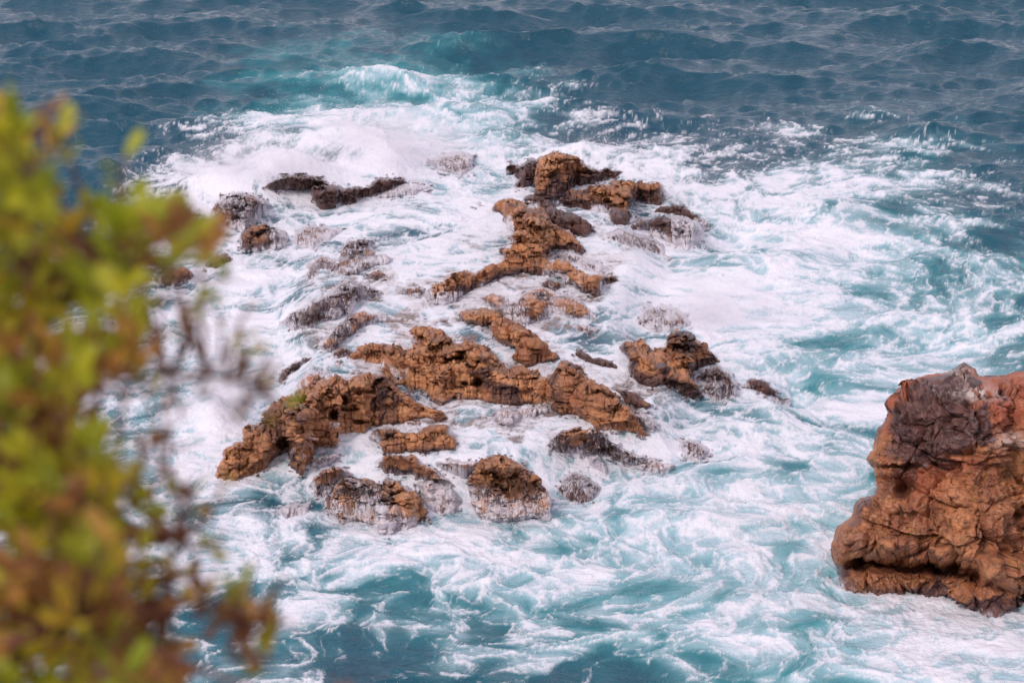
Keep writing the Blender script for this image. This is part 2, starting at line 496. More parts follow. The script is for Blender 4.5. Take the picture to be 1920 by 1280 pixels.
rock('ochre limb of rock stepping down to the central spine', [(921,606),(945,600),(972,608),(996,626),(1005,638),(1012,646),(1031,659),(1047,672),(1024,678),(1002,686),(986,688),(964,670),(975,662),(958,650),(939,643),(929,627)], 0.5, 20, dark=0.1)
rock('low brown rock streak in wash right of the ochre limb', [(1068,612),(1094,608),(1123,618),(1116,628),(1094,626)], 0.15, 7, veil=0.2, dark=0.4)
rock('narrow brown rock bar left of the twin-headed boulder', [(1078,664),(1089,657),(1110,670),(1137,676),(1161,687),(1156,695),(1135,691),(1110,685),(1091,676)], 0.2, 8, dark=0.3)
rock('longest ochre ridge across the reef middle with two dark holes', [(657,669),(676,652),(700,647),(741,651),(765,652),(784,641),(760,629),(781,616),(803,621),(825,622),(844,639),(846,649),(882,647),(910,653),(928,668),(931,679),(953,697),(980,687),(991,696),(1013,708),(1023,712),(1045,701),(1051,682),(1064,682),(1083,693),(1099,708),(1118,724),(1137,733),(1154,744),(1164,763),(1178,767),(1198,784),(1194,794),(1208,814),(1186,809),(1164,802),(1132,802),(1118,799),(1102,790),(1080,777),(1053,780),(1037,768),(1034,752),(1002,756),(967,760),(939,758),(891,749),(868,746),(846,744),(838,749),(827,756),(814,749),(803,735),(781,725),(754,722),(730,708),(718,695),(719,681),(700,678),(678,673)], 0.72, 30, dark=0.02, dark_low=0.35, pits=[(896, 719, 10, 8, 0.7), (872, 721, 6, 4, 0.4), (815, 717, 12, 3, 0.3), (1010, 765, 20, 3, 0.25)])
rock('twin-headed ochre boulder right of the central ridge', [(1165,653),(1175,644),(1197,641),(1216,649),(1221,658),(1251,655),(1254,639),(1268,625),(1287,630),(1308,641),(1325,655),(1349,679),(1325,684),(1297,695),(1289,708),(1300,722),(1314,741),(1297,745),(1281,736),(1265,722),(1243,722),(1224,726),(1202,719),(1186,708),(1182,690),(1184,676),(1170,662)], 0.75, 26, dark=0.08, dark_low=0.8, band=40)
rock('dark wet rocks laced with foam right of twin-headed boulder', [(1294,712),(1325,691),(1347,687),(1369,701),(1380,722),(1378,740),(1362,749),(1341,751),(1328,740),(1316,731),(1331,715),(1306,715)], 0.4, 16, veil=0.28, dark=0.8)
rock('lone small dark rock furthest right in the foam', [(1398,721),(1406,711),(1425,712),(1437,718),(1446,729),(1468,750),(1444,738),(1428,733),(1409,729)], 0.25, 8, dark=0.8)
rock('short brown rock finger right of the ridge end', [(1156,734),(1173,731),(1202,747),(1229,761),(1216,768),(1192,765),(1173,753)], 0.28, 10, dark=0.3)
rock('small dark foam-swept rock below the brown finger', [(1200,774),(1221,785),(1237,804),(1211,803),(1200,792)], 0.2, 8, veil=0.35, dark=0.6)
rock('rounded mass of rock drowned under grey wash on reef right', [(1190,606),(1213,576),(1251,574),(1284,588),(1297,612),(1273,618),(1235,624),(1212,620)], 0.32, 18, veil=0.55, dark=0.6)
# front rows
rock('brown veined rock tapering right into a foamy tail', [(1030,825),(1056,809),(1080,807),(1110,808),(1132,818),(1143,831),(1162,842),(1189,853),(1230,866),(1262,875),(1240,885),(1202,883),(1175,872),(1148,856),(1121,848),(1094,848),(1080,848),(1056,845),(1037,841)], 0.45, 17, veil=0.16, dark=0.3, veil_side=0.25)
rock('foam-curtained rock under the brown tapering rock', [(1098,857),(1121,853),(1139,880),(1135,893),(1110,875)], 0.25, 10, veil=0.45, dark=0.6)
rock('faint dark rock in the white wash right of tapering rock', [(1270,822),(1311,826),(1329,845),(1313,869),(1285,857)], 0.25, 13, veil=0.55, dark=0.7)
rock('smooth grey-purple dome of rock under a sheet of water', [(1048,915),(1062,895),(1080,888),(1105,896),(1124,916),(1111,936),(1084,943),(1060,934)], 0.4, 20, veil=0.22, dark=0.9, rough=0.3)
rock('largest craggy brown rock at reef front left, dark hollows', [(406,898),(410,877),(423,861),(423,845),(440,834),(459,831),(461,812),(475,801),(494,799),(497,782),(510,769),(518,761),(543,747),(559,750),(554,739),(570,734),(597,723),(610,717),(632,717),(654,720),(665,708),(686,705),(705,709),(724,706),(735,723),(751,734),(765,747),(781,758),(803,769),(825,774),(833,783),(819,788),(792,783),(765,788),(741,793),(719,796),(695,799),(681,810),(651,810),(629,815),(624,821),(635,829),(619,837),(591,834),(581,834),(586,849),(581,860),(570,874),(564,890),(548,877),(545,858),(543,845),(526,848),(516,855),(505,860),(494,877),(469,890),(445,901),(429,901)], 1.15, 46, dark=0.0, dark_low=0.3, lump=0.10,
     pits=[(625, 780, 8, 10, 0.6), (643, 752, 8, 7, 0.5), (675, 793, 12, 4, 0.4), (686, 737, 20, 3, 0.3), (530, 832, 10, 9, 0.5), (565, 808, 7, 8, 0.35), (655, 770, 18, 3, 0.25)])
rock('grey-pink shoulder of rock behind the largest crag', [(554,740),(559,720),(573,704),(592,698),(611,706),(630,712),(640,722),(600,730),(570,745)], 0.4, 16, veil=0.3, dark=0.3)
rock('two-part brown rock in foam right of the largest crag', [(697,820),(708,807),(738,805),(757,815),(781,818),(798,804),(814,799),(833,799),(838,815),(855,831),(849,841),(825,843),(803,842),(800,851),(781,848),(760,845),(735,848),(722,849),(714,836)], 0.48, 17, dark=0.1)
rock('tiny brown rock above the two-part rock', [(756,796),(770,789),(787,791),(793,800),(770,803)], 0.15, 6, dark=0.2)
rock('sloping brown rock with water sheeting off its right', [(714,874),(723,858),(745,857),(778,858),(789,869),(810,880),(829,895),(845,912),(818,908),(781,894),(774,889),(745,889),(723,883)], 0.4, 14, veil=0.06, dark=0.1, veil_side=0.3)
rock('small veiled brown rock at right foot of the largest crag', [(582,871),(599,858),(628,850),(638,858),(613,872),(599,877)], 0.25, 9, veil=0.25, dark=0.2)
rock('ochre-topped rock with a curtain of water on its left', [(593,930),(588,906),(604,884),(628,879),(654,885),(659,895),(638,904),(630,919),(613,931)], 0.5, 15, veil=0.18, dark=0.2)
rock('brown mound at reef front buried in white cascades', [(615,974),(617,942),(632,910),(650,900),(690,900),(716,915),(723,900),(748,908),(774,922),(785,937),(799,962),(801,977),(781,974),(763,995),(737,995),(734,1003),(712,1003),(701,985),(672,977),(643,981)], 0.65, 28, veil=0.12, dark=0.0, veil_low=0.22)
rock('rock lost under falling white water right of the front mound', [(781,908),(810,900),(840,913),(862,940),(852,964),(820,967),(800,950)], 0.35, 16, veil=0.62, dark=0.5)
rock('round front boulder, bare ochre cap over a dark dripping skirt', [(881,908),(889,884),(904,866),(927,857),(953,861),(978,876),(995,895),(1017,917),(1031,937),(1031,974),(1000,970),(971,975),(927,978),(898,970),(885,937)], 0.85, 32, veil=0.0, dark=0.05, veil_low=0.42, dark_low=0.9)
rock('brown wall behind a row of thin falls left of front boulder', [(816,868),(847,864),(891,867),(893,888),(865,893),(832,883)], 0.3, 9, veil=0.4, dark=0.2)
rock('brown rocks half drowned in lace foam under the long ridge', [(921,788),(937,768),(972,763),(996,766),(1024,763),(1036,771),(1002,781),(977,786),(964,796),(956,810),(939,804)], 0.25, 10, veil=0.38, dark=0.3)
rock('pale foam-buried rock at far front left of the reef', [(518,960),(540,945),(580,946),(577,967),(535,978)], 0.2, 10, veil=0.58, dark=0.6)

# ------------------------------------------------------------------ the sea
FOAM_ROWS = [
    "000000000000000000000000",
    "000000112221100000000000",
    "000001355666542110012210",
    "000279999976676655655421",
    "111899988888888789987553",
    "223578888899888857896442",
    "555588888888889998776553",
    "666689988888888899887765",
    "666689998888888888654455",
    "677788888888888888676666",
    "666688888888888888875555",
    "666788888888876655555555",
    "666788999988777766666666",
    "445577655567777656666666",
    "333344556555555566677788",
    "332222332222332223345566",
]
AER_ROWS = [
    "000000000000000000000000",
    "000002446642100000000000",
    "000013667887420000011110",
    "000012455676421101223321",
    "000112333455322346665421",
    "111223444444433457776542",
    "222334444444444567777654",
    "333445554444444567777665",
    "344556554444445567776655",
    "345676555444445556665555",
    "345666555444445555555555",
    "345555554455567788888888",
    "344555566667788888888888",
    "334455555667888998888888",
    "222334445555666777888999",
    "222222222222333345678999",
]


def grid_field(rows, px, py, s=1 / 9.0):
    """cubic B-spline through a coarse table of 80-px cells"""
    G = np.array([[int(c) for c in r] for r in rows], f32) * s
    x = np.clip((px - 40) / 80, -0.5, 23.49); y = np.clip((py - 40) / 80, -0.5, 15.49)
    x0 = np.floor(x).astype(int); y0 = np.floor(y).astype(int)
    fx = (x - x0).astype(f32); fy = (y - y0).astype(f32)

    def w(t):
        return ((1 - t) ** 3 / 6, (3 * t ** 3 - 6 * t ** 2 + 4) / 6, (-3 * t ** 3 + 3 * t ** 2 + 3 * t + 1) / 6, t ** 3 / 6)
    wx, wy = w(fx), w(fy)
    out = 0
    for j in range(4):
        yy = np.clip(y0 + j - 1, 0, 15)
        for i in range(4):
            out = out + wy[j] * wx[i] * G[yy, np.clip(x0 + i - 1, 0, 23)]
    return out


# raised water on the reef platform and local swells: (photo x, photo y on the sea plane, radius x, radius y in px, rise in m)
PLATFORM = [(560, 520), (760, 470), (960, 400), (1180, 400), (1240, 520), (1180, 640), (1300, 730), (1250, 850), (1080, 880), (1000, 915),
            (860, 930), (700, 925), (560, 900), (480, 880), (500, 780), (560, 700), (520, 600)]
BUMPS = [
    (420, 372, 130, 20, 0.75), (545, 350, 90, 17, 0.95), (700, 322, 70, 26, 0.85), (630, 270, 130, 20, 0.55), (850, 228, 150, 17, 0.55), (960, 265, 70, 14, 0.4),
    (690, 162, 110, 14, 0.5), (900, 300, 110, 14, 0.35), (1100, 300, 70, 12, 0.35), (1560, 400, 90, 25, 0.35), (1420, 500, 120, 24, 0.35),
    (1385, 440, 50, 28, -0.45), (1500, 725, 45, 30, -0.5), (1430, 790, 60, 26, 0.35), (1740, 640, 90, 20, -0.3), (1740, 250, 80, 18, 0.25),
    (400, 800, 45, 26, 0.65), (660, 1090, 80, 24, -0.15), (700, 1190, 160, 18, 0.12), (1450, 930, 160, 16, -0.2), (1270, 985, 130, 18, 0.25),
    (1640, 480, 80, 20, -0.3), (350, 1010, 80, 18, 0.3), (480, 985, 60, 16, 0.25),
]


def base_level(x, y):
    """smooth level of the water without the waves"""
    px, py = project(x, y, np.zeros_like(x))
    far = (y > 4 * 25) | (y < 20)
    px = np.where(far, -5000, px); py = np.where(far, -5000, py)
    sdp = poly_sd(px, py * 1.6, [(a, b * 1.6) for a, b in PLATFORM])
    w = 0.5 * smooth(-25, 55, sdp)
    for bx, by, rx, ry, h in BUMPS:
        w = w + h * np.exp(-((px - bx) / rx) ** 2 - ((py - by) / ry) ** 2)
    return w


NW = 96
w_lam = np.exp(rng.uniform(math.log(0.42), math.log(6.5), NW))
w_dir = R(-78) + rng.normal(0, 0.48, NW)
w_k = 2 * np.pi / w_lam
w_a = 0.0056 * w_lam ** 0.9 * rng.uniform(0.4, 1.5, NW) * np.where(w_lam > 6, 0.8, np.where(w_lam > 2.0, 1.75, np.where(w_lam < 1.0, 2.0, 1.2)))
w_ph = rng.uniform(0, 2 * np.pi, NW)


def build_sea():
    ang = np.concatenate([np.radians(np.linspace(75, 30, 12)[:-1]), np.radians(np.linspace(30, 10.6, 830)),
                          np.arctan(CAM_H / (CAM_H / math.tan(R(10.6)) * np.exp(np.linspace(0, 3.9, 70)[1:])))])
    Y = CAM_H / np.tan(ang)
    core = np.linspace(-1.18, 1.18, 1070)
    ext = 1.18 * np.exp(np.linspace(0, 3.2, 16)[1:])
    U = np.concatenate([-ext[::-1], core, ext])
    # columns fan out with distance so that the mesh stays even on the water
    wid = np.sqrt(Y ** 2 + CAM_H ** 2 * 0.9)
    X = (U[None, :] * wid[:, None] * TH)
    Yg = np.repeat(Y[:, None], len(U), 1)
    ny, nx = X.shape
    x = X.ravel(); y = Yg.ravel()
    px, py = project(x, y, np.zeros_like(x))
    C = grid_field(FOAM_ROWS, px, py)
    A = 0.85 * grid_field(AER_ROWS, px, py)
    lvl = base_level(x, y)
    xf, yf = x.astype(f32), y.astype(f32)
    far = smooth(120, 200, y).astype(f32)
    # waves
    amp = ((1 - 0.72 * smooth(0.25, 0.85, C)) * (0.55 + 0.45 * smooth(40, 62, y))).astype(f32) * (1 + 0.5 * far)
    wa = fbm2(xf * .12, yf * .12, 301, 2); wb = fbm2(xf * .4, yf * .4, 303, 2)
    z = np.zeros_like(xf); dx = np.zeros_like(xf); dy = np.zeros_like(xf)
    # wind gusts make the chop uneven
    gust = 1 + 0.55 * fbm2(xf * 0.07, yf * 0.07, 151, 2)
    for lam, d, k, a, ph in zip(w_lam, w_dir, w_k, w_a, w_ph):
        cx, cy = math.cos(d), math.sin(d)
        fade = 1.0 if lam > 2 else np.clip(1.8 - yf / (lam * 160), 0, 1)
        p = (k * (cx * xf + cy * yf) + ph).astype(f32)
        p = p + (1.3 * wa if lam > 2 else 2.0 * wb)
        sn = np.sin(p) * fade; cs = np.cos(p) * fade
        z += a * cs
        dx -= a * cx * sn; dy -= a * cy * sn
    wz = (z * amp * gust + 0.35 * lvl).astype(f32)
    # stirred coordinates: rounds of ever finer warping
    # eddies wind the foam up; the pattern also climbs the wave faces
    ux, uy = xf.copy(), yf + 3.0 * wz
    for ex, ey, er, ea in ((1460, 640, 4.0, 2.0), (1590, 430, 4.5, -1.8), (720, 235, 4.5, 1.6), (1270, 1010, 2.4, -1.8), (900, 1090, 2.2, 1.8), (1560, 880, 2.2, 1.6), (1180, 1150, 2.0, -1.7), (840, 470, 2.6, 1.5), (1680, 620, 3.0, 1.7), (480, 650, 2.4, -1.5)):
        vx, vy = at_height(float(ex), float(ey), 0.0)
        ddx, ddy = ux - f32(vx), uy - f32(vy)
        th = (0.27 * ea * np.exp(-(ddx ** 2 + ddy ** 2) / er ** 2)).astype(f32)
        ux, uy = vx + ddx * np.cos(th) - ddy * np.sin(th), vy + ddx * np.sin(th) + ddy * np.cos(th)
    sx, sy = (ux * 1.65).astype(f32), (uy * 1.65).astype(f32)
    wx = fbm2(sx * .30, sy * .30, 11, 2); wy = fbm2(sx * .30, sy * .30, 31, 2)
    qx = sx + 1.1 * wx; qy = sy + 1.1 * wy
    wx2 = fbm2(qx * .9, qy * .9, 51, 2); wy2 = fbm2(qx * .9, qy * .9, 71, 2)
    qx = qx + .30 * wx2; qy = qy + .30 * wy2
    fx = qx + .13 * noise2(qx * 2.6, qy * 2.6, 53); fy = qy + .13 * noise2(qx * 2.6, qy * 2.6, 73)
    fx = fx + .045 * noise2(fx * 7, fy * 7, 54); fy = fy + .045 * noise2(fx * 7, fy * 7, 74)
    big = fbm2(qx * .22, qy * .22, 91, 3)
    mid = fbm2(qx * .8, qy * .8, 93, 3)

    def ridge(n, k, p):
        return np.clip(1 - np.abs(n) * k, 0, 1) ** p
    r1 = ridge(noise2(fx * .85, fy * .85, 201), 3.6, 1.5)
    r2 = ridge(noise2(fx * 1.7 + 4, fy * 1.7, 203), 3.2, 1.5)
    e2 = cell_edge(fx * 1.35 + 4, fy * 1.35, 203, .42) ** 1.3
    e3 = cell_edge(fx * 3.3, fy * 3.3 + 8, 205, .5) ** 1.2
    r4 = ridge(noise2(fx * 7.5, fy * 7.5 + 5, 207), 2.4, 1.2)
    r5 = ridge(noise2(sx * 14.0, sy * 10.0 + 5, 209), 2.0, 1.0)
    net = .22 * r1 + .30 * e2 + .15 * r2 + .24 * e3 * (.45 + .55 * np.maximum(r1, e2)) + .15 * r4 + .12 * r5
    # where the water gives way to the rocks
    pxl, pyl = project(x, y, lvl)
    rim = np.full(x.shape, -99.0)
    for _, pts, hm, r, kw in ROCKS:
        P = np.asarray(pts, float)
        sel = np.nonzero((pxl > P[:, 0].min() - 30) & (pxl < P[:, 0].max() + 30) & (pyl > P[:, 1].min() - 30) & (pyl < P[:, 1].max() + 30))[0]
        if len(sel):
            rim[sel] = np.maximum(rim[sel], poly_sd(pxl[sel], pyl[sel], P))
    near = smooth(-26, -2, rim).astype(f32)
    C = C * (1 - far)
    for ex, ey, rx, ry, a in ((420, 368, 130, 24, .3), (545, 348, 100, 24, .35), (700, 318, 85, 32, .3), (640, 275, 130, 22, .2), (1450, 380, 130, 40, .1), (400, 800, 50, 26, .2)):
        C = C + a * np.exp(-((px - ex) / rx) ** 2 - ((py - ey) / ry) ** 2)
    D = np.clip(C - 0.06 * smooth(.3, .7, C) + np.clip(C * (1.5 - C) * 2.5, 0, 1) * (.50 * big + .42 * mid) + 0.04 * near, 0, 1.25)
    # three layers: a haze of bubbles, the lace, thick froth
    haze = smooth(.30, 1.0, D) * (.25 + .35 * mid + .30 * net)
    lacef = smooth(.30, .70, net + .75 * (D - .70)) * smooth(.14, .42, D)
    thick = smooth(.78, 1.16, D + .42 * (net - .42) + .1 * mid)
    foam = np.clip(1 - (1 - np.clip(haze, 0, 1)) * (1 - .80 * lacef) * (1 - .85 * thick), 0, 1)
    Aa = np.clip(A + .3 * big + .15 * mid, 0, 1)
    t1 = smooth(.05, .75, Aa * smooth(0.0, 0.12, A)); t2 = smooth(.36, .92, Aa * .6 + D * .55)
    turb = 0.10 * fbm2(fx * 0.6, fy * 0.6, 171, 4) + 0.022 * (1 - 2 * np.abs(noise2(fx * 2.6, fy * 2.6, 181)))
    reef = smooth(-60, 60, poly_sd(px, py, PLATFORM)) if True else 0
    z = lvl + z * amp * gust * (1 - 0.6 * reef) + turb * smooth(0.2, 0.8, C) * (1 - 0.45 * reef)
    X2 = xf + 0.8 * dx * amp * gust; Y2 = yf + 0.8 * dy * amp * gust
    # rock glimpsed through the thin water on the platform
    shoal = smooth(-10, 70, poly_sd(pxl, pyl + 20, PLATFORM)) * smooth(-.05, .22, fbm2(xf * .8, yf * .5, 241, 4, .6) + 0.35 * near - 0.12)
    foam = foam * (1 - 0.45 * shoal * (1 - net))
    z = lvl + (z - lvl) * (1 - 0.6 * near) - 0.4 * smooth(1, 12, rim) + 0.035 * foam
    V = np.stack([X2, Y2, z], 1)
    me = mesh_from('sea', V, grid_faces(ny, nx), M_WATER, {'foam': foam, 'aer': t1, 'pale': t2, 'shoal': 0.85 * shoal})
    return link('sea', me, kind='structure', label='teal sea with white foam swirling round the reef')


build_sea()


# ------------------------------------------------------------------ rocks
PXS = 2 * TH / 1920     # angle of one photo pixel


def rock_mesh(pts, hmax, r, veil=0.0, dark=0.0, step=1.6, pits=(), seed=0, rough=1.0, veil_low=0.0, veil_side=0.0, dark_low=0.5, lump=0.0, band=18.0):
    if veil >= 0.5:                 # rocks the sea runs right over stay low
        hmax, veil = hmax * 0.6, veil - 0.2
    P = np.asarray(pts, float)
    x0, y0 = P.min(0) - 20; x1, y1 = P.max(0) + 20
    gx = np.arange(x0, x1, step); gy = np.arange(y0, y1, step)
    X, Y = np.meshgrid(gx, gy)
    jit = 3.6 * fbm2(X / 30, Y / 24, 290 + seed, 2) + 3.6 * fbm2(X / 13, Y / 11, 300 + seed, 4, 0.62)
    sd = poly_sd(X, Y, P) + jit + (4.0 if hmax >= 0.4 else 2.0)
    # base water level along each ray
    lv = np.zeros_like(X)
    for _ in range(5):
        bx, by = at_height(X, Y, lv)
        lv = 0.5 * lv + 0.5 * base_level(bx, by)
    bx, by = at_height(X, Y, lv)
    dist = np.sqrt(bx ** 2 + by ** 2 + (CAM_H - lv) ** 2)
    pxs = PXS * dist
    # distance down to the lower edge in each column
    db = np.zeros_like(X)
    run = np.zeros(X.shape[1])
    for j in range(len(gy) - 1, -1, -1):
        run = np.where(sd[j] > 0, run + step, 0)
        db[j] = run
    t = np.clip(sd / r, 0, 1)
    infl = hmax * np.sqrt(1 - (1 - t) ** 2)
    big = 1 + 0.75 * fbm2(X / 42 + seed, Y / 24, 320 + seed, 4, 0.55)
    infl = infl * big
    cap = 0.93 * pxs * db / 0.95
    k = 0.06
    h = -k * np.log(np.exp(-np.clip(infl, 0, 5) / k) + np.exp(-np.clip(cap, 0, 5) / k))
    h = np.maximum(h, 0)
    nz = fbm2(X / 15, Y / 8, 350 + seed, 4, 0.6)
    h = np.where(sd < 0, 0.16 * nz * smooth(-15, -1, sd) + 0.45 * pxs * sd, h)
    z = lv + h
    wx, wy = at_height(X, Y, z)
    V = np.stack([wx, wy, z], -1)
    # normals from the grid
    du = np.gradient(V, axis=1); dv = np.gradient(V, axis=0)
    N = np.cross(dv, du); N /= np.linalg.norm(N, axis=-1, keepdims=True) + 1e-9
    N = np.where(N[..., 2:3] < 0, -N, N)
    p = V.reshape(-1, 3); n = N.reshape(-1, 3)
    wgt = (smooth(0, 10, sd)).ravel() * rough * (1 - 1.3 * min(veil, 0.6))
    q = p * np.array([1, 0.8, 1.7])
    f1, f2, idn, tl = worley3(q + 0.25 * np.stack([noise3(*(q * 2.0).T, 5), noise3(*(q * 2.0 + 9).T, 6), noise3(*(q * 2.0 + 21).T, 7)], 1), 2.1, seed)
    disp = 0.15 * fbm3(q, 1.3, seed + 3, 3) + 0.12 * fbm3(q * np.array([0.7, 1, 1.5]), 1.9, seed + 13, 5, 0.55, True) + (0.02 + 0.4 * lump) * (np.minimum(f2 - f1, 0.35) - 0.15) + 0.15 * tl + 0.08 * (idn - 0.5) - 0.08 * smooth(0.08, 0.0, f2 - f1) * (idn > 0.45) \
        + 0.045 * fbm3(q, 7, seed + 23, 5, 0.65, True)
    sc = min(1.0, hmax / 0.5)
    p = p + n * (0.78 * disp * wgt * sc)[:, None]
    p[:, 2] += 0.03 * sc * wgt
    V = p.reshape(V.shape)
    for (cx, cy, rx, ry, dep) in pits:
        g = np.exp(-(((X - cx) / rx) ** 2 + ((Y - cy) / ry) ** 2) ** 2)
        dx, dy, dz = ray(X, Y)
        V = V + g[..., None] * dep * np.stack([dx, dy, dz], -1)
    keep = sd > -15
    idx = -np.ones(X.shape, int)
    F = grid_faces(*X.shape)
    kf = keep.ravel()[F].all(1)
    F = F[kf]
    used = np.unique(F)
    mp = -np.ones(X.size, int); mp[used] = np.arange(len(used))
    F = mp[F]
    hh = h.ravel()[used]; s1 = sd.ravel()[used]
    xr = ((X - P[:, 0].min()) / (np.ptp(P[:, 0]) + 1e-6)).ravel()[used]
    yr = ((Y - P[:, 1].min()) / (np.ptp(P[:, 1]) + 1e-6)).ravel()[used]
    pz = V.reshape(-1, 3)[used]
    blot = fbm3(pz, 1.6, seed + 41, 3)
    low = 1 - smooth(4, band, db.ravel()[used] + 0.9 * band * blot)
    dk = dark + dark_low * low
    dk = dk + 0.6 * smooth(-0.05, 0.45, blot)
    vl = veil + veil_low * smooth(0.4, 0.85, yr + 0.45 * blot) + veil_side * smooth(0.5, 0.85, xr) + 0.25 * blot * (veil > 0.02) + (0.2 + 0.6 * veil) * smooth(10, 0, s1 + 8 * blot)
    # pools of foam caught low on the rock
    pool = smooth(0.12, 0.42, fbm3(pz, 0.9, seed + 77, 3)) * smooth(0.75, 0.2, hh / max(hmax, 0.2))
    vl = vl + 0.55 * pool + 0.32 * smooth(2, -5, s1)
    dk = dk + 0.3 * smooth(2, -5, s1)
    return pz, F, {'veil': vl, 'dark': dk, 'red': np.zeros(len(used)), 'pale': np.zeros(len(used))}


GROUP_REEF = 'rocks of the wave-washed reef'
for i, (label, pts, hmax, r, kw) in enumerate(ROCKS):
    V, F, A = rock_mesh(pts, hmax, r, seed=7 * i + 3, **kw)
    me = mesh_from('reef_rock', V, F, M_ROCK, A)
    link('reef_rock', me, label=label, cat='rock', group=GROUP_REEF)


# ------------------------------------------------------------------ the sea stack at the right
STACK_TOP = [(1562,1046),(1558,1030),(1564,1008),(1570,987),(1598,971),(1604,945),(1610,937),(1640,926),(1644,903),(1640,886),(1642,878),(1627,861),(1640,840),(1640,823),(1644,806),(1661,789),(1665,772),(1657,755),(1665,745),(1691,726),(1707,717),(1728,705),(1766,703),(1792,688),(1809,680),(1826,692),(1834,705),(1876,705),(1920,696),(2000,690),(2080,705),(2160,760),(2200,900),(2200,1060)]
STACK_WATER = [(2190,1110),(2060,1145),(1960,1140),(1920,1128),(1893,1136),(1876,1149),(1826,1153),(1800,1144),(1792,1136),(1762,1128),(1707,1121),(1665,1123),(1615,1119),(1581,1115),(1568,1106)]
STACK_TAIL = [(1568,1080),(1572,1065),(1564,1055)]


def build_stack():
    low = [(a, b + 26) for a, b in STACK_WATER]
    P = np.asarray(STACK_TOP + low + STACK_TAIL, float)
    step = 1.45
    gx = np.arange(1548, 2210, step); gy = np.arange(670, 1190, step)
    X, Y = np.meshgrid(gx, gy)
    sd = poly_sd(X, Y, P) + 4.0 * fbm2(X / 26, Y / 26, 900, 4, 0.55)
    wl = np.asarray(sorted(STACK_WATER), float)
    yb = np.interp(X, wl[:, 0], wl[:, 1])
    # climb from the waterline up each column
    xs, ysl = [660, 700, 760, 800, 860, 905, 940, 1060, 1200], [12, 22, 38, 66, 66, 40, 55, 80, 82]
    alpha = np.radians(np.interp(Y, xs, ysl))
    e = R(24)
    dzdp = PXS * 49.0 / (math.cos(e) + math.sin(e) / np.tan(alpha))
    cum = np.cumsum((dzdp * step)[::-1], 0)[::-1]          # height above the grid's lowest row
    base = np.array([np.interp(yb[0, j], gy, cum[:, j]) for j in range(len(gx))])[None, :]
    z = cum - base
    t = np.clip(sd / 60, 0, 1)
    back = 0.85 * (1 - np.sqrt(1 - (1 - t) ** 2))           # the sides curve away
    back = back * smooth(30, -6, Y - yb)
    wx, wy = at_height(X, Y, z)
    V = np.stack([wx, wy, z], -1)
    rd = np.stack(ray(X, Y), -1); rd /= np.linalg.norm(rd, axis=-1, keepdims=True)
    V = V + rd * back[..., None]
    du = np.gradient(V, axis=1); dv = np.gradient(V, axis=0)
    N = np.cross(dv, du); N /= np.linalg.norm(N, axis=-1, keepdims=True) + 1e-9
    N = np.where((N * rd).sum(-1, keepdims=True) > 0, -N, N)
    p = V.reshape(-1, 3); n = N.reshape(-1, 3)
    q = p + 0.16 * np.stack([noise3(*(p * 1.9).T, 15), noise3(*(p * 1.9 + 9).T, 16), noise3(*(p * 1.9 + 21).T, 17)], 1)
    f1, f2, id1, tl1 = worley3(q * np.array([1, 1, 1.25]), 1.25, 41)
    g1, g2, id2, tl2 = worley3(q, 3.1, 43)
    k1, k2, id3, tl3 = worley3(q + 0.3, 7.5, 44)
    cr1 = np.minimum(f2 - f1, 0.30); cr2 = np.minimum(g2 - g1, 0.30); cr3 = np.minimum(k2 - k1, 0.3)
    disp = 0.25 * (cr1 - 0.15) + 0.30 * tl1 + 0.25 * (id1 - 0.5) + 0.05 * (cr2 - 0.15) + 0.15 * tl2 + 0.08 * (id2 - 0.5) + 0.09 * tl3 - 0.10 * smooth(0.06, 0.0, f2 - f1) - 0.06 * smooth(0.06, 0.0, g2 - g1) * (id2 > 0.3) - 0.02 * smooth(0.08, 0.0, k2 - k1) * (id3 > 0.5) + 0.12 * fbm3(p, 0.8, 45, 3) + 0.05 * fbm3(p, 3.5, 49, 4, 0.55, True) \
        + 0.045 * fbm3(p, 9, 53, 4, 0.65, True)
    wgt = (smooth(0, 30, sd)).ravel()
    V = (p + n * (disp * wgt)[:, None]).reshape(V.shape)

    def along(g, dep):
        nonlocal V
        V = V + rd * (g * dep)[..., None]
    # the deep groove under the overhang
    gl = np.interp(X, [1560, 1600, 1660, 1740, 1800, 1830, 1850, 1900], [1060, 1056, 1055, 1060, 1068, 1080, 1100, 1120])
    wob = 4 * fbm2(X / 30, Y / 30, 905, 3)
    g = np.exp(-(((Y - gl + wob) / 11.0)) ** 2) * smooth(1575, 1605, X) * smooth(1850, 1800, X)
    along(g, 1.1)
    along(np.exp(-((Y - gl - 16 + wob) / 5.0) ** 2) * smooth(1590, 1620, X) * smooth(1790, 1740, X), 0.25)
    # overhanging lip stands proud
    along(np.exp(-((Y - gl + 38) / 20.0) ** 2) * smooth(1575, 1620, X), -0.38)
    # dark hollow and the recess beside it
    for cx, cy, rx, ry, d in ((1694, 920, 12, 14, 0.7), (1700, 908, 20, 24, 0.25), (1650, 898, 26, 5, 0.2), (1828, 1078, 10, 26, 0.5), (1905, 965, 10, 8, 0.4), (1770, 1012, 18, 6, 0.35), (1728, 1014, 8, 9, 0.25),
                              (1690, 873, 45, 5, 0.3), (1812, 850, 26, 5, 0.3), (1790, 760, 45, 10, 0.2), (1850, 745, 24, 10, 0.3)):
        along(np.exp(-(((X - cx) / rx) ** 2 + ((Y - cy) / ry) ** 2)), d)
    # the pale slab at the lower right pushes out
    slab = smooth(-6, 8, poly_sd(X, Y, [(1842,1050),(1850,1044),(1920,1040),(2010,1045),(2010,1105),(1920,1108),(1880,1100),(1846,1090),(1838,1070)]))
    along(slab, -0.32)
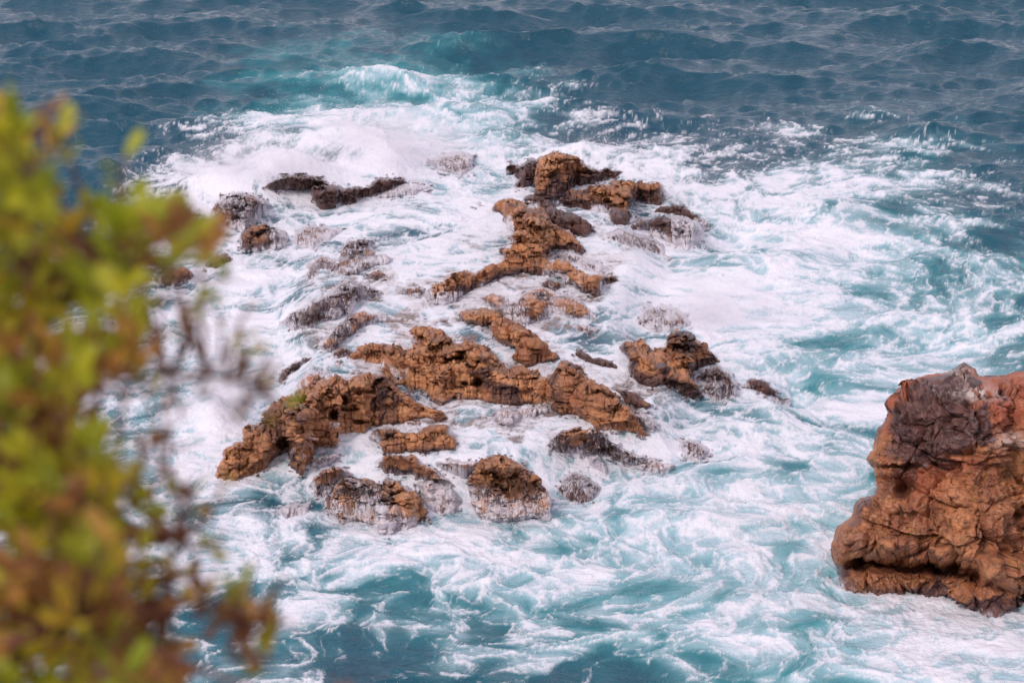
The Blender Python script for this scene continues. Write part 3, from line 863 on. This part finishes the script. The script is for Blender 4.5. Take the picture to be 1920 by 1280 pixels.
    # dark blocky cap
    cap = smooth(-10, 14, 16 * fbm2(X / 22, Y / 22, 931, 3) + poly_sd(X, Y, [(1690,760),(1733,743),(1766,730),(1796,760),(1846,772),(1855,819),(1817,840),(1783,857),(1775,878),(1728,874),(1695,861),(1678,819),(1674,789)]))
    along(cap, -0.15)
    wide = smooth(-75, 10, 30 * fbm2(X / 40, Y / 40, 941, 3) + poly_sd(X, Y, [(1690,760),(1733,743),(1796,760),(1846,772),(1855,819),(1783,857),(1728,874),(1678,819)]))
    keep = (sd > -2.2)
    F = grid_faces(*X.shape)
    kf = keep.ravel()[F].all(1)
    F = F[kf]
    pv = V.reshape(-1, 3)
    Xf, Yf = X.ravel(), Y.ravel()
    capf = cap.ravel(); slabf = slab.ravel()
    blot = fbm3(pv, 1.2, 61, 3)
    fl = Yf - gl.ravel()
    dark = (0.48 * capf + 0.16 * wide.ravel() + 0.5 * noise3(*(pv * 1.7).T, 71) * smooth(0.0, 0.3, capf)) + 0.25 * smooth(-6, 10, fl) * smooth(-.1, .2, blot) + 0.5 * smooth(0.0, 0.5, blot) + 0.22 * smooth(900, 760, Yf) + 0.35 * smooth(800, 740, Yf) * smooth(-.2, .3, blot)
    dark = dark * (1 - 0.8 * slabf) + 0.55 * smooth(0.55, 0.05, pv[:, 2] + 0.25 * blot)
    redm = np.clip(0.9 * np.exp(-((Xf - 1735) / 50) ** 2 - ((Yf - 905) / 32) ** 2) + 0.8 * np.exp(-((Xf - 1800) / 50) ** 2 - ((Yf - 868) / 12) ** 2)
                   + 0.8 * smooth(860, 740, Yf) + 0.5 * np.exp(-((Xf - 1890) / 50) ** 2 - ((Yf - 770) / 35) ** 2) + 0.5 * np.exp(-((Xf - 1660) / 22) ** 2 - ((Yf - 760) / 60) ** 2), 0, 1)
    pale = np.clip(1.0 * np.exp(-((Xf - 1838) / 48) ** 2 - ((Yf - 735) / 16) ** 2) + 0.9 * np.exp(-((Xf - 1742) / 10) ** 2 - ((Yf - 725) / 5) ** 2)
                   + 0.75 * np.exp(-((Xf - 1895) / 35) ** 2 - ((Yf - 822) / 14) ** 2) + 0.6 * np.exp(-((Xf - 1800) / 30) ** 2 - ((Yf - 698) / 8) ** 2) + 0.8 * np.exp(-((Xf - 1738) / 6) ** 2 - ((Yf - 871) / 5) ** 2), 0, 1)
    veil = 0.25 * smooth(0.22, -0.02, pv[:, 2]) + 0.2 * np.exp(-((Xf - 1578) / 12) ** 2 - ((Yf - 1092) / 18) ** 2)
    # which part each face belongs to
    cx = Xf[F].mean(1); cy = Yf[F].mean(1)
    glf = np.interp(cx, [1560, 1600, 1660, 1740, 1800, 1830, 1850, 1900], [1060, 1056, 1055, 1060, 1068, 1080, 1100, 1120])
    fc = capf[F].mean(1) > 0.5; fs = slabf[F].mean(1) > 0.5
    part = np.where(fs, 3, np.where(fc, 1, np.where(cy > glf, 2, 0)))
    part = np.where((part == 0) & (cy < 870), 4, part)
    # back: pull the rim away along the line of sight and in
    root = bpy.data.objects.new('sea_stack', None)
    col.objects.link(root)
    cen = Vector((float(pv[:, 0].mean()), float(pv[:, 1].mean()), 0))
    root['label'] = 'tall red-brown sea stack with undercut ledge at lower right'
    root['category'] = 'rock'
    names = {0: ('overhanging_face', 'ochre cracked bulging rock face above the undercut'), 1: ('dark_block', 'dark purple-brown blocky basalt cap'), 2: ('lower_ledge', 'wet brown ledge below the dark undercut'),
             3: ('pale_slab', 'pale ochre cracked slab at the right foot'), 4: ('rock_top', 'red-brown rubbly top with white patches')}
    edges = {}
    for f in F:
        for a, b2 in ((f[0], f[1]), (f[1], f[2]), (f[2], f[3]), (f[3], f[0])):
            edges[(a, b2)] = 1
    rim = [(a, b2) for (a, b2) in edges if (b2, a) not in edges]
    ctr = pv[np.unique(F)].mean(0)
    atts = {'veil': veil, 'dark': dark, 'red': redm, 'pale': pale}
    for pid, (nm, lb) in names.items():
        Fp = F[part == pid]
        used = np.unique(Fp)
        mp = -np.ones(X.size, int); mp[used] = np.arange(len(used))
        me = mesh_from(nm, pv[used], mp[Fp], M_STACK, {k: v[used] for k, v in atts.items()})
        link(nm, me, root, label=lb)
    rv = np.unique(np.asarray(rim))
    mp = {int(v): i for i, v in enumerate(rv)}
    rdf = rd.reshape(-1, 3)
    rings = [pv[rv]]
    for d, s in ((0.5, 0.97), (1.6, 0.9), (3.2, 0.7), (4.2, 0.3)):
        q = pv[rv] + rdf[rv] * d
        c2 = ctr + rdf[rv].mean(0) * d
        q = c2 + (q - c2) * s
        rings.append(q)
    nR = len(rv)
    Fb = []
    for j in range(len(rings) - 1):
        for a, b2 in rim:
            i0, i1 = mp[int(a)], mp[int(b2)]
            Fb.append((j * nR + i1, j * nR + i0, (j + 1) * nR + i0, (j + 1) * nR + i1))
    zz = np.zeros(nR * len(rings))
    me = mesh_from('rear_face', np.concatenate(rings), np.asarray(Fb), M_STACK, {'veil': zz, 'dark': zz + 0.3, 'red': zz, 'pale': zz})
    link('rear_face', me, root)


build_stack()


# ------------------------------------------------------------------ spray thrown up by the breaking waves
def build_spray(label, spots, seed):
    """tiny drops: (photo x, y on the water, spread x px, spread depth m, height m, number)"""
    g = np.random.default_rng(seed)
    V = []
    for px, py, sx, sdp, hh, n in spots:
        qx = g.normal(px, sx, n)
        x, y = at_height(qx, np.full(n, float(py)), np.zeros(n))
        y = y + g.normal(0, sdp, n)
        lv = base_level(x, y)
        z = lv + 0.02 + hh * np.abs(g.normal(0, 0.5, n)) ** 1.5 * np.exp(-((qx - px) / (1.6 * sx)) ** 2)
        s = 0.002 + 0.007 * g.random(n) ** 4
        V.append(np.stack([x, y, z, s], 1))
    D = np.concatenate(V)
    tet = np.array([(1, 1, 1), (1, -1, -1), (-1, 1, -1), (-1, -1, 1)], float)
    n = len(D)
    P = D[:, None, :3] + tet[None] * D[:, None, 3:4]
    tf = np.array([(0, 1, 2), (0, 3, 1), (0, 2, 3), (1, 3, 2)])
    F = (np.arange(n)[:, None, None] * 4 + tf[None]).reshape(-1, 3)
    me = mesh_from('spray', P.reshape(-1, 3), F, M_SPRAY, smooth_shade=False)
    link('spray', me, label=label, cat='spray', kind='stuff')


build_spray('white spray bursting off the breaking wave behind the left rocks', [
    (420, 360, 60, 0.5, 0.8, 5000), (520, 335, 55, 0.5, 1.0, 7000), (690, 310, 60, 0.8, 1.1, 8000), (600, 240, 80, 0.8, 0.8, 3000), (800, 300, 60, 0.6, 0.6, 3000)], 3)
build_spray('fine white spray thrown up right of the tallest peak', [
    (1140, 300, 50, 0.5, 0.6, 3000), (1250, 380, 20, 0.4, 0.6, 1500), (1330, 600, 30, 0.5, 0.7, 3000), (1310, 460, 25, 0.4, 0.5, 1500)], 4)
build_spray('white spray puffing up left of the largest crag', [
    (400, 790, 35, 0.4, 0.9, 4000), (460, 740, 40, 0.5, 0.7, 2500), (690, 985, 60, 0.3, 0.4, 2500), (930, 980, 50, 0.3, 0.35, 2000)], 5)


def build_mist(label, px, py, z0, size, dens, seed):
    '''a drifting puff of fine spray: a lumpy closed shell filled with uneven droplets'''
    m = bpy.data.materials.get('spray_mist')
    if m is None:
        m, t = nodes_of('spray_mist')
        b = NB(t)
        oc = b.node('ShaderNodeTexCoord').outputs['Object']
        rad = b.node('ShaderNodeVectorMath', {'operation': 'LENGTH'}, i0=oc).outputs['Value']
        pos = b.node('ShaderNodeNewGeometry').outputs['Position']
        n = b.noise(pos, 1.5, 3, 0.65, 0.4)
        d = b.math('MULTIPLY', b.step(rad, 1.0, 0.1), b.step(n, 0.42, 0.72))
        ob = b.node('ShaderNodeObjectInfo').outputs['Alpha']
        v = b.node('ShaderNodeVolumePrincipled')
        v.inputs['Color'].default_value = (0.95, 0.93, 0.97, 1)
        b._in(v.inputs['Density'], b.math('MULTIPLY', d, b.math('MULTIPLY', ob, 4.0)))
        out = b.node('ShaderNodeOutputMaterial')
        t.links.new(v.outputs[0], out.inputs['Volume'])
    nu, nv = 24, 14
    th = np.linspace(0, 2 * np.pi, nu, endpoint=False); ph = np.linspace(0.02, np.pi - 0.02, nv)
    T, Pq = np.meshgrid(th, ph)
    P = np.stack([np.sin(Pq) * np.cos(T), np.sin(Pq) * np.sin(T), np.cos(Pq)], -1).reshape(-1, 3)
    F = [(j * nu + i, (j + 1) * nu + i, (j + 1) * nu + (i + 1) % nu, j * nu + (i + 1) % nu) for j in range(nv - 1) for i in range(nu)]
    me = mesh_from('spray_mist', P, np.asarray(F), m)
    x, y = at_height(px, py, z0)
    o = link('spray_mist', me, label=label, cat='spray', kind='stuff')
    o.location = (float(x), float(y), z0)
    o.scale = size
    o.color = (1, 1, 1, dens)


build_mist('white mist hanging over the breaking wave behind the left rocks', 480, 305, 0.9, (2.6, 1.3, 0.9), 0.4, 1)
build_mist('white mist over the surge between left rocks and tallest peak', 740, 255, 1.0, (3.0, 2.2, 1.0), 0.4, 2)
build_mist('white mist over the wash right of the twin-headed boulder', 1340, 560, 0.5, (2.2, 1.8, 0.8), 0.35, 3)
build_mist('white mist puff left of the largest crag', 430, 740, 0.7, (1.2, 1.2, 0.8), 0.5, 4)


# ------------------------------------------------------------------ headland the viewer and the shrub stand on
def build_headland():
    nx, ny = 40, 30
    xs = np.linspace(-14, 14, nx); v = np.linspace(0, 1, ny)
    X, Vv = np.meshgrid(xs, v)
    prof_y = np.interp(Vv, [0, 0.45, 0.55, 0.7, 1], [-10, 1.6, 2.5, 3.2, 6.5])
    prof_z = np.interp(Vv, [0, 0.45, 0.55, 0.7, 1], [18.6, 18.2, 17.6, 14.5, -1.5])
    Yy = prof_y + 0.25 * fbm2(X * 0.5, Vv * 6, 700, 3) - 0.03 * X ** 2 * 0.3
    Z = prof_z + 0.15 * fbm2(X * 0.7, Vv * 8, 710, 3)
    me = mesh_from('headland', np.stack([X, Yy, Z], -1).reshape(-1, 3), grid_faces(ny, nx), M_LAND)
    link('headland', me, kind='structure')


build_headland()


# ------------------------------------------------------------------ the out-of-focus shrub in front
def tube(points, radii, sides=6):
    pts = [Vector(p) for p in points]
    V, F = [], []
    for i, p in enumerate(pts):
        d = (pts[min(i + 1, len(pts) - 1)] - pts[max(i - 1, 0)]).normalized()
        a = d.orthogonal().normalized(); b = d.cross(a)
        for k in range(sides):
            t = 2 * math.pi * k / sides
            V.append(p + (a * math.cos(t) + b * math.sin(t)) * radii[i])
    for i in range(len(pts) - 1):
        for k in range(sides):
            k2 = (k + 1) % sides
            F.append((i * sides + k, i * sides + k2, (i + 1) * sides + k2, (i + 1) * sides + k))
    return [tuple(v) for v in V], F


def curve_pts(a, b, bend, n=7):
    a, b = Vector(a), Vector(b)
    c = (a + b) / 2 + Vector(bend)
    return [(1 - t) ** 2 * a + 2 * t * (1 - t) * c + t * t * b for t in [i / (n - 1) for i in range(n)]]


def leaf_mesh():
    L, W = 1.0, 0.5
    rows = [(0.0, 0.06), (0.25, 0.30), (0.5, 0.47), (0.75, 0.48), (0.93, 0.26), (1.0, 0.03)]
    V, F = [], []
    for t, w in rows:
        zc = 0.16 * t * t
        V += [(-w * W, t * L, zc + 0.10 * w), (0, t * L, zc), (w * W, t * L, zc + 0.10 * w)]
    for i in range(len(rows) - 1):
        for j in range(2):
            F.append((i * 3 + j, i * 3 + j + 1, i * 3 + j + 4, i * 3 + j + 3))
    return V, F


def build_shrub():
    rnd = random.Random(21)
    root_pos = Vector((-0.62, 2.05, 18.05))
    root = bpy.data.objects.new('shrub', None)
    col.objects.link(root)
    root.location = (0, 0, 0)
    root['label'] = 'blurred yellow-green leafy shrub with russet twigs in left foreground'
    root['category'] = 'shrub'

    outline = [(-260, 200), (0, 200), (60, 190), (140, 190), (148, 225), (120, 262), (100, 300), (96, 350), (130, 372), (200, 372), (222, 330), (245, 335), (255, 372), (330, 372), (395, 385), (412, 450), (418, 485), (350, 500),
               (300, 520), (285, 560), (272, 650), (262, 700), (235, 720), (180, 722), (165, 760), (185, 812), (262, 790), (280, 800), (255, 830), (215, 850), (225, 900), (215, 985), (250, 1000), (265, 1020), (240, 1060), (250, 1100),
               (290, 1150), (300, 1190), (330, 1230), (360, 1262), (340, 1330), (-260, 1330)]
    clusters = []
    tries = 0
    while len(clusters) < 330 and tries < 40000:
        tries += 1
        x, y = rnd.uniform(-180, 420), rnd.uniform(185, 1320)
        if poly_sd(np.array([float(x)]), np.array([float(y)]), outline)[0] < 14:
            continue
        if x < -60 and rnd.random() < 0.5:
            continue
        d = rnd.uniform(2.1, 2.75)
        ok = all((x - c[0]) ** 2 + (y - c[1]) ** 2 > 28 ** 2 or abs(d - c[2]) > 0.2 for c in clusters)
        if ok:
            clusters.append((x, y, d, 7, 1.0))
    # hand-placed outliers on thin twigs
    extra = [(234, 295, 2.3, 3, .8), (232, 350, 2.4, 3, .8), (440, 522, 2.4, 2, .7), (400, 573, 2.35, 3, .8), (455, 622, 2.5, 1, .6), (428, 648, 2.5, 1, .6), (465, 655, 2.5, 2, .6), (510, 660, 2.5, 1, .6),
             (455, 735, 2.5, 2, .7), (532, 762, 2.45, 2, .8), (372, 820, 2.45, 2, .6), (250, 905, 2.3, 4, .9), (290, 935, 2.3, 3, .9), (265, 880, 2.3, 3, .9), (355, 910, 2.5, 2, .7), (418, 905, 2.5, 1, .6),
             (315, 935, 2.4, 2, .8), (365, 985, 2.5, 2, .6), (402, 1025, 2.5, 3, .7), (365, 1075, 2.4, 4, .8), (445, 1095, 2.4, 4, .9), (500, 1135, 2.4, 2, .8), (535, 1080, 2.5, 1, .6),
             (485, 1215, 2.4, 4, .9), (650, 1272, 2.3, 4, 0.75), (330, 1060, 2.4, 3, .7), (285, 830, 2.35, 4, .9), (300, 745, 2.4, 3, .7), (345, 705, 2.5, 2, .6), (275, 1015, 2.3, 4, .9), (400, 1060, 2.45, 3, .6),
             (215, 665, 2.3, 5, 1.0), (410, 1150, 2.5, 2, .6), (340, 790, 2.5, 2, .5)]
    clusters += extra
    sprig = [(262, 1030), (330, 1095), (400, 1130), (455, 1145), (490, 1190), (515, 1160)]
    for k in range(34):
        t = rnd.uniform(0, len(sprig) - 1.001); i = int(t); f = t - i
        clusters.append((sprig[i][0] * (1 - f) + sprig[i + 1][0] * f + rnd.gauss(0, 26), sprig[i][1] * (1 - f) + sprig[i + 1][1] * f + rnd.gauss(0, 24), rnd.uniform(2.35, 2.5), 3, 0.55))
    for k in range(20):
        clusters.append((rnd.uniform(330, 530), rnd.uniform(560, 780), rnd.uniform(2.4, 2.55), 2, 0.5))
    for k in range(14):
        clusters.append((rnd.uniform(270, 440), rnd.uniform(880, 1020), rnd.uniform(2.4, 2.55), 2, 0.5))

    # stems: from the root fan out to hidden nodes, then twigs to every cluster
    nodes = []
    main = [(-120, 1150, 2.3), (-60, 900, 2.35), (20, 760, 2.4), (60, 560, 2.4), (40, 360, 2.45), (140, 950, 2.3), (150, 1150, 2.25), (200, 480, 2.4), (250, 1130, 2.4), (-150, 600, 2.5), (320, 1120, 2.45), (130, 700, 2.45),
            (460, 1150, 2.42), (600, 1340, 2.3), (470, 1230, 2.4), (330, 1010, 2.48), (300, 860, 2.4), (390, 700, 2.5), (480, 720, 2.5)]
    def add_tube(name, pts, r0, r1):
        n = len(pts)
        V, F = tube(pts, [r0 + (r1 - r0) * i / (n - 1) for i in range(n)])
        link(name, mesh_from(name, np.array(V), np.array(F), M_BARK), root)
    tip = [at_depth(*m) for m in main]
    parent = {0: None, 1: 0, 2: 1, 3: 2, 4: 3, 5: 1, 6: 0, 7: 3, 8: 6, 9: 1, 10: 8, 11: 2, 12: 10, 13: 6, 14: 12, 15: 10, 16: 5, 17: 11, 18: 17}
    trunk_top = at_depth(-160, 1300, 2.25)
    add_tube('trunk', curve_pts(root_pos, trunk_top, (0.05, 0, 0)), 0.03, 0.02)
    for i, p in enumerate(tip):
        a = trunk_top if parent[i] is None else tip[parent[i]]
        add_tube('branch', curve_pts(a, p, (rnd.uniform(-.04, .04), rnd.uniform(-.04, .04), rnd.uniform(-.05, .02))), 0.010 if i < 10 else 0.0032, 0.005 if i < 10 else 0.0018)
        nodes += [(a + (p - a) * t) for t in (0.4, 0.7, 1.0)]
    TV, TF = [], []
    leaves = []
    for (x, y, d, n, s) in clusters:
        c = at_depth(x, y, d)
        a = min(nodes, key=lambda q: (q - c).length + 0.3 * max(0, q.z - c.z))
        pts = curve_pts(a, c, (rnd.uniform(-.02, .02), rnd.uniform(-.02, .02), rnd.uniform(-.03, .0)), 5)
        if (c - a).length > 0.02:
            V, F = tube(pts, [0.0026, 0.0023, 0.002, 0.0018, 0.0015], 5)
            o = len(TV); TV += V; TF += [tuple(k + o for k in f) for f in F]
        axis = (c - a).normalized() if (c - a).length > 1e-4 else Vector((0, 0, 1))
        axis = (axis + Vector((0, 0, 0.6))).normalized()
        hue = rnd.random() ** 1.5
        if (x > 300 and y > 1040 and (x, y) not in ((650, 1268), (485, 1215), (445, 1095))): hue = rnd.uniform(0.75, 1.0)
        if s == 0.5: hue = rnd.uniform(0.55, 1.0)
        if (x, y) in ((650, 1268), (485, 1215), (445, 1095), (532, 762), (400, 573)): hue = 0.25
        for k in range(n):
            th = 2.4 * k + rnd.uniform(-.4, .4)
            o1 = axis.orthogonal().normalized(); o2 = axis.cross(o1)
            dirv = (o1 * math.cos(th) + o2 * math.sin(th)) * rnd.uniform(0.5, 1.2) + axis * rnd.uniform(0.2, 1.0)
            dirv.normalize()
            base = c - axis * rnd.uniform(0, 0.035)
            L = s * rnd.uniform(0.023, 0.039)
            leaves.append((base, dirv, L, rnd.uniform(-0.6, 0.6), min(1, max(0, hue + rnd.uniform(-0.14, 0.14)))))
    # dense inner leaves that close the mass
    LV, LF = leaf_mesh()
    lm = mesh_from('leaf', np.array(LV), np.array(LF), M_LEAF)
    from mathutils import Matrix

    def lmat(base, d, L, roll):
        up = Vector((0, 0, 1))
        x = d.cross(up)
        if x.length < 1e-3: x = Vector((1, 0, 0))
        x.normalize(); z = x.cross(d)
        m3 = Matrix((x, d, z)).transposed() @ Matrix.Rotation(roll, 3, 'Y')
        return Matrix.Translation(base) @ m3.to_4x4() @ Matrix.Scale(L, 4)
    def in_view(b):
        px, py = project(b.x, b.y, b.z)
        return 0 < px < 1920 and 0 < py < 1280
    leaves.sort(key=lambda l: (0 if in_view(l[0]) else 1, l[0].y))
    BV, BF, BH = [], [], []
    for i, (base, d, L, roll, hue) in enumerate(leaves):
        m = lmat(base, d, L, roll)
        if i < 300:
            o = link('leaf', lm, root)
            o.matrix_local = m
            o.color = (1, 1, 1, hue)
        else:
            o = len(BV)
            BV += [tuple(m @ Vector(v)) for v in LV]
            BF += [tuple(k + o for k in f) for f in LF]
            BH += [hue] * len(LV)
    if BV:
        link('foliage', mesh_from('foliage', np.array(BV), np.array(BF), M_LEAFS, {'hue': np.array(BH)}), root, kind='stuff')
    link('twigs', mesh_from('twigs', np.array(TV), np.array(TF), M_BARK), root, kind='stuff')


build_shrub()
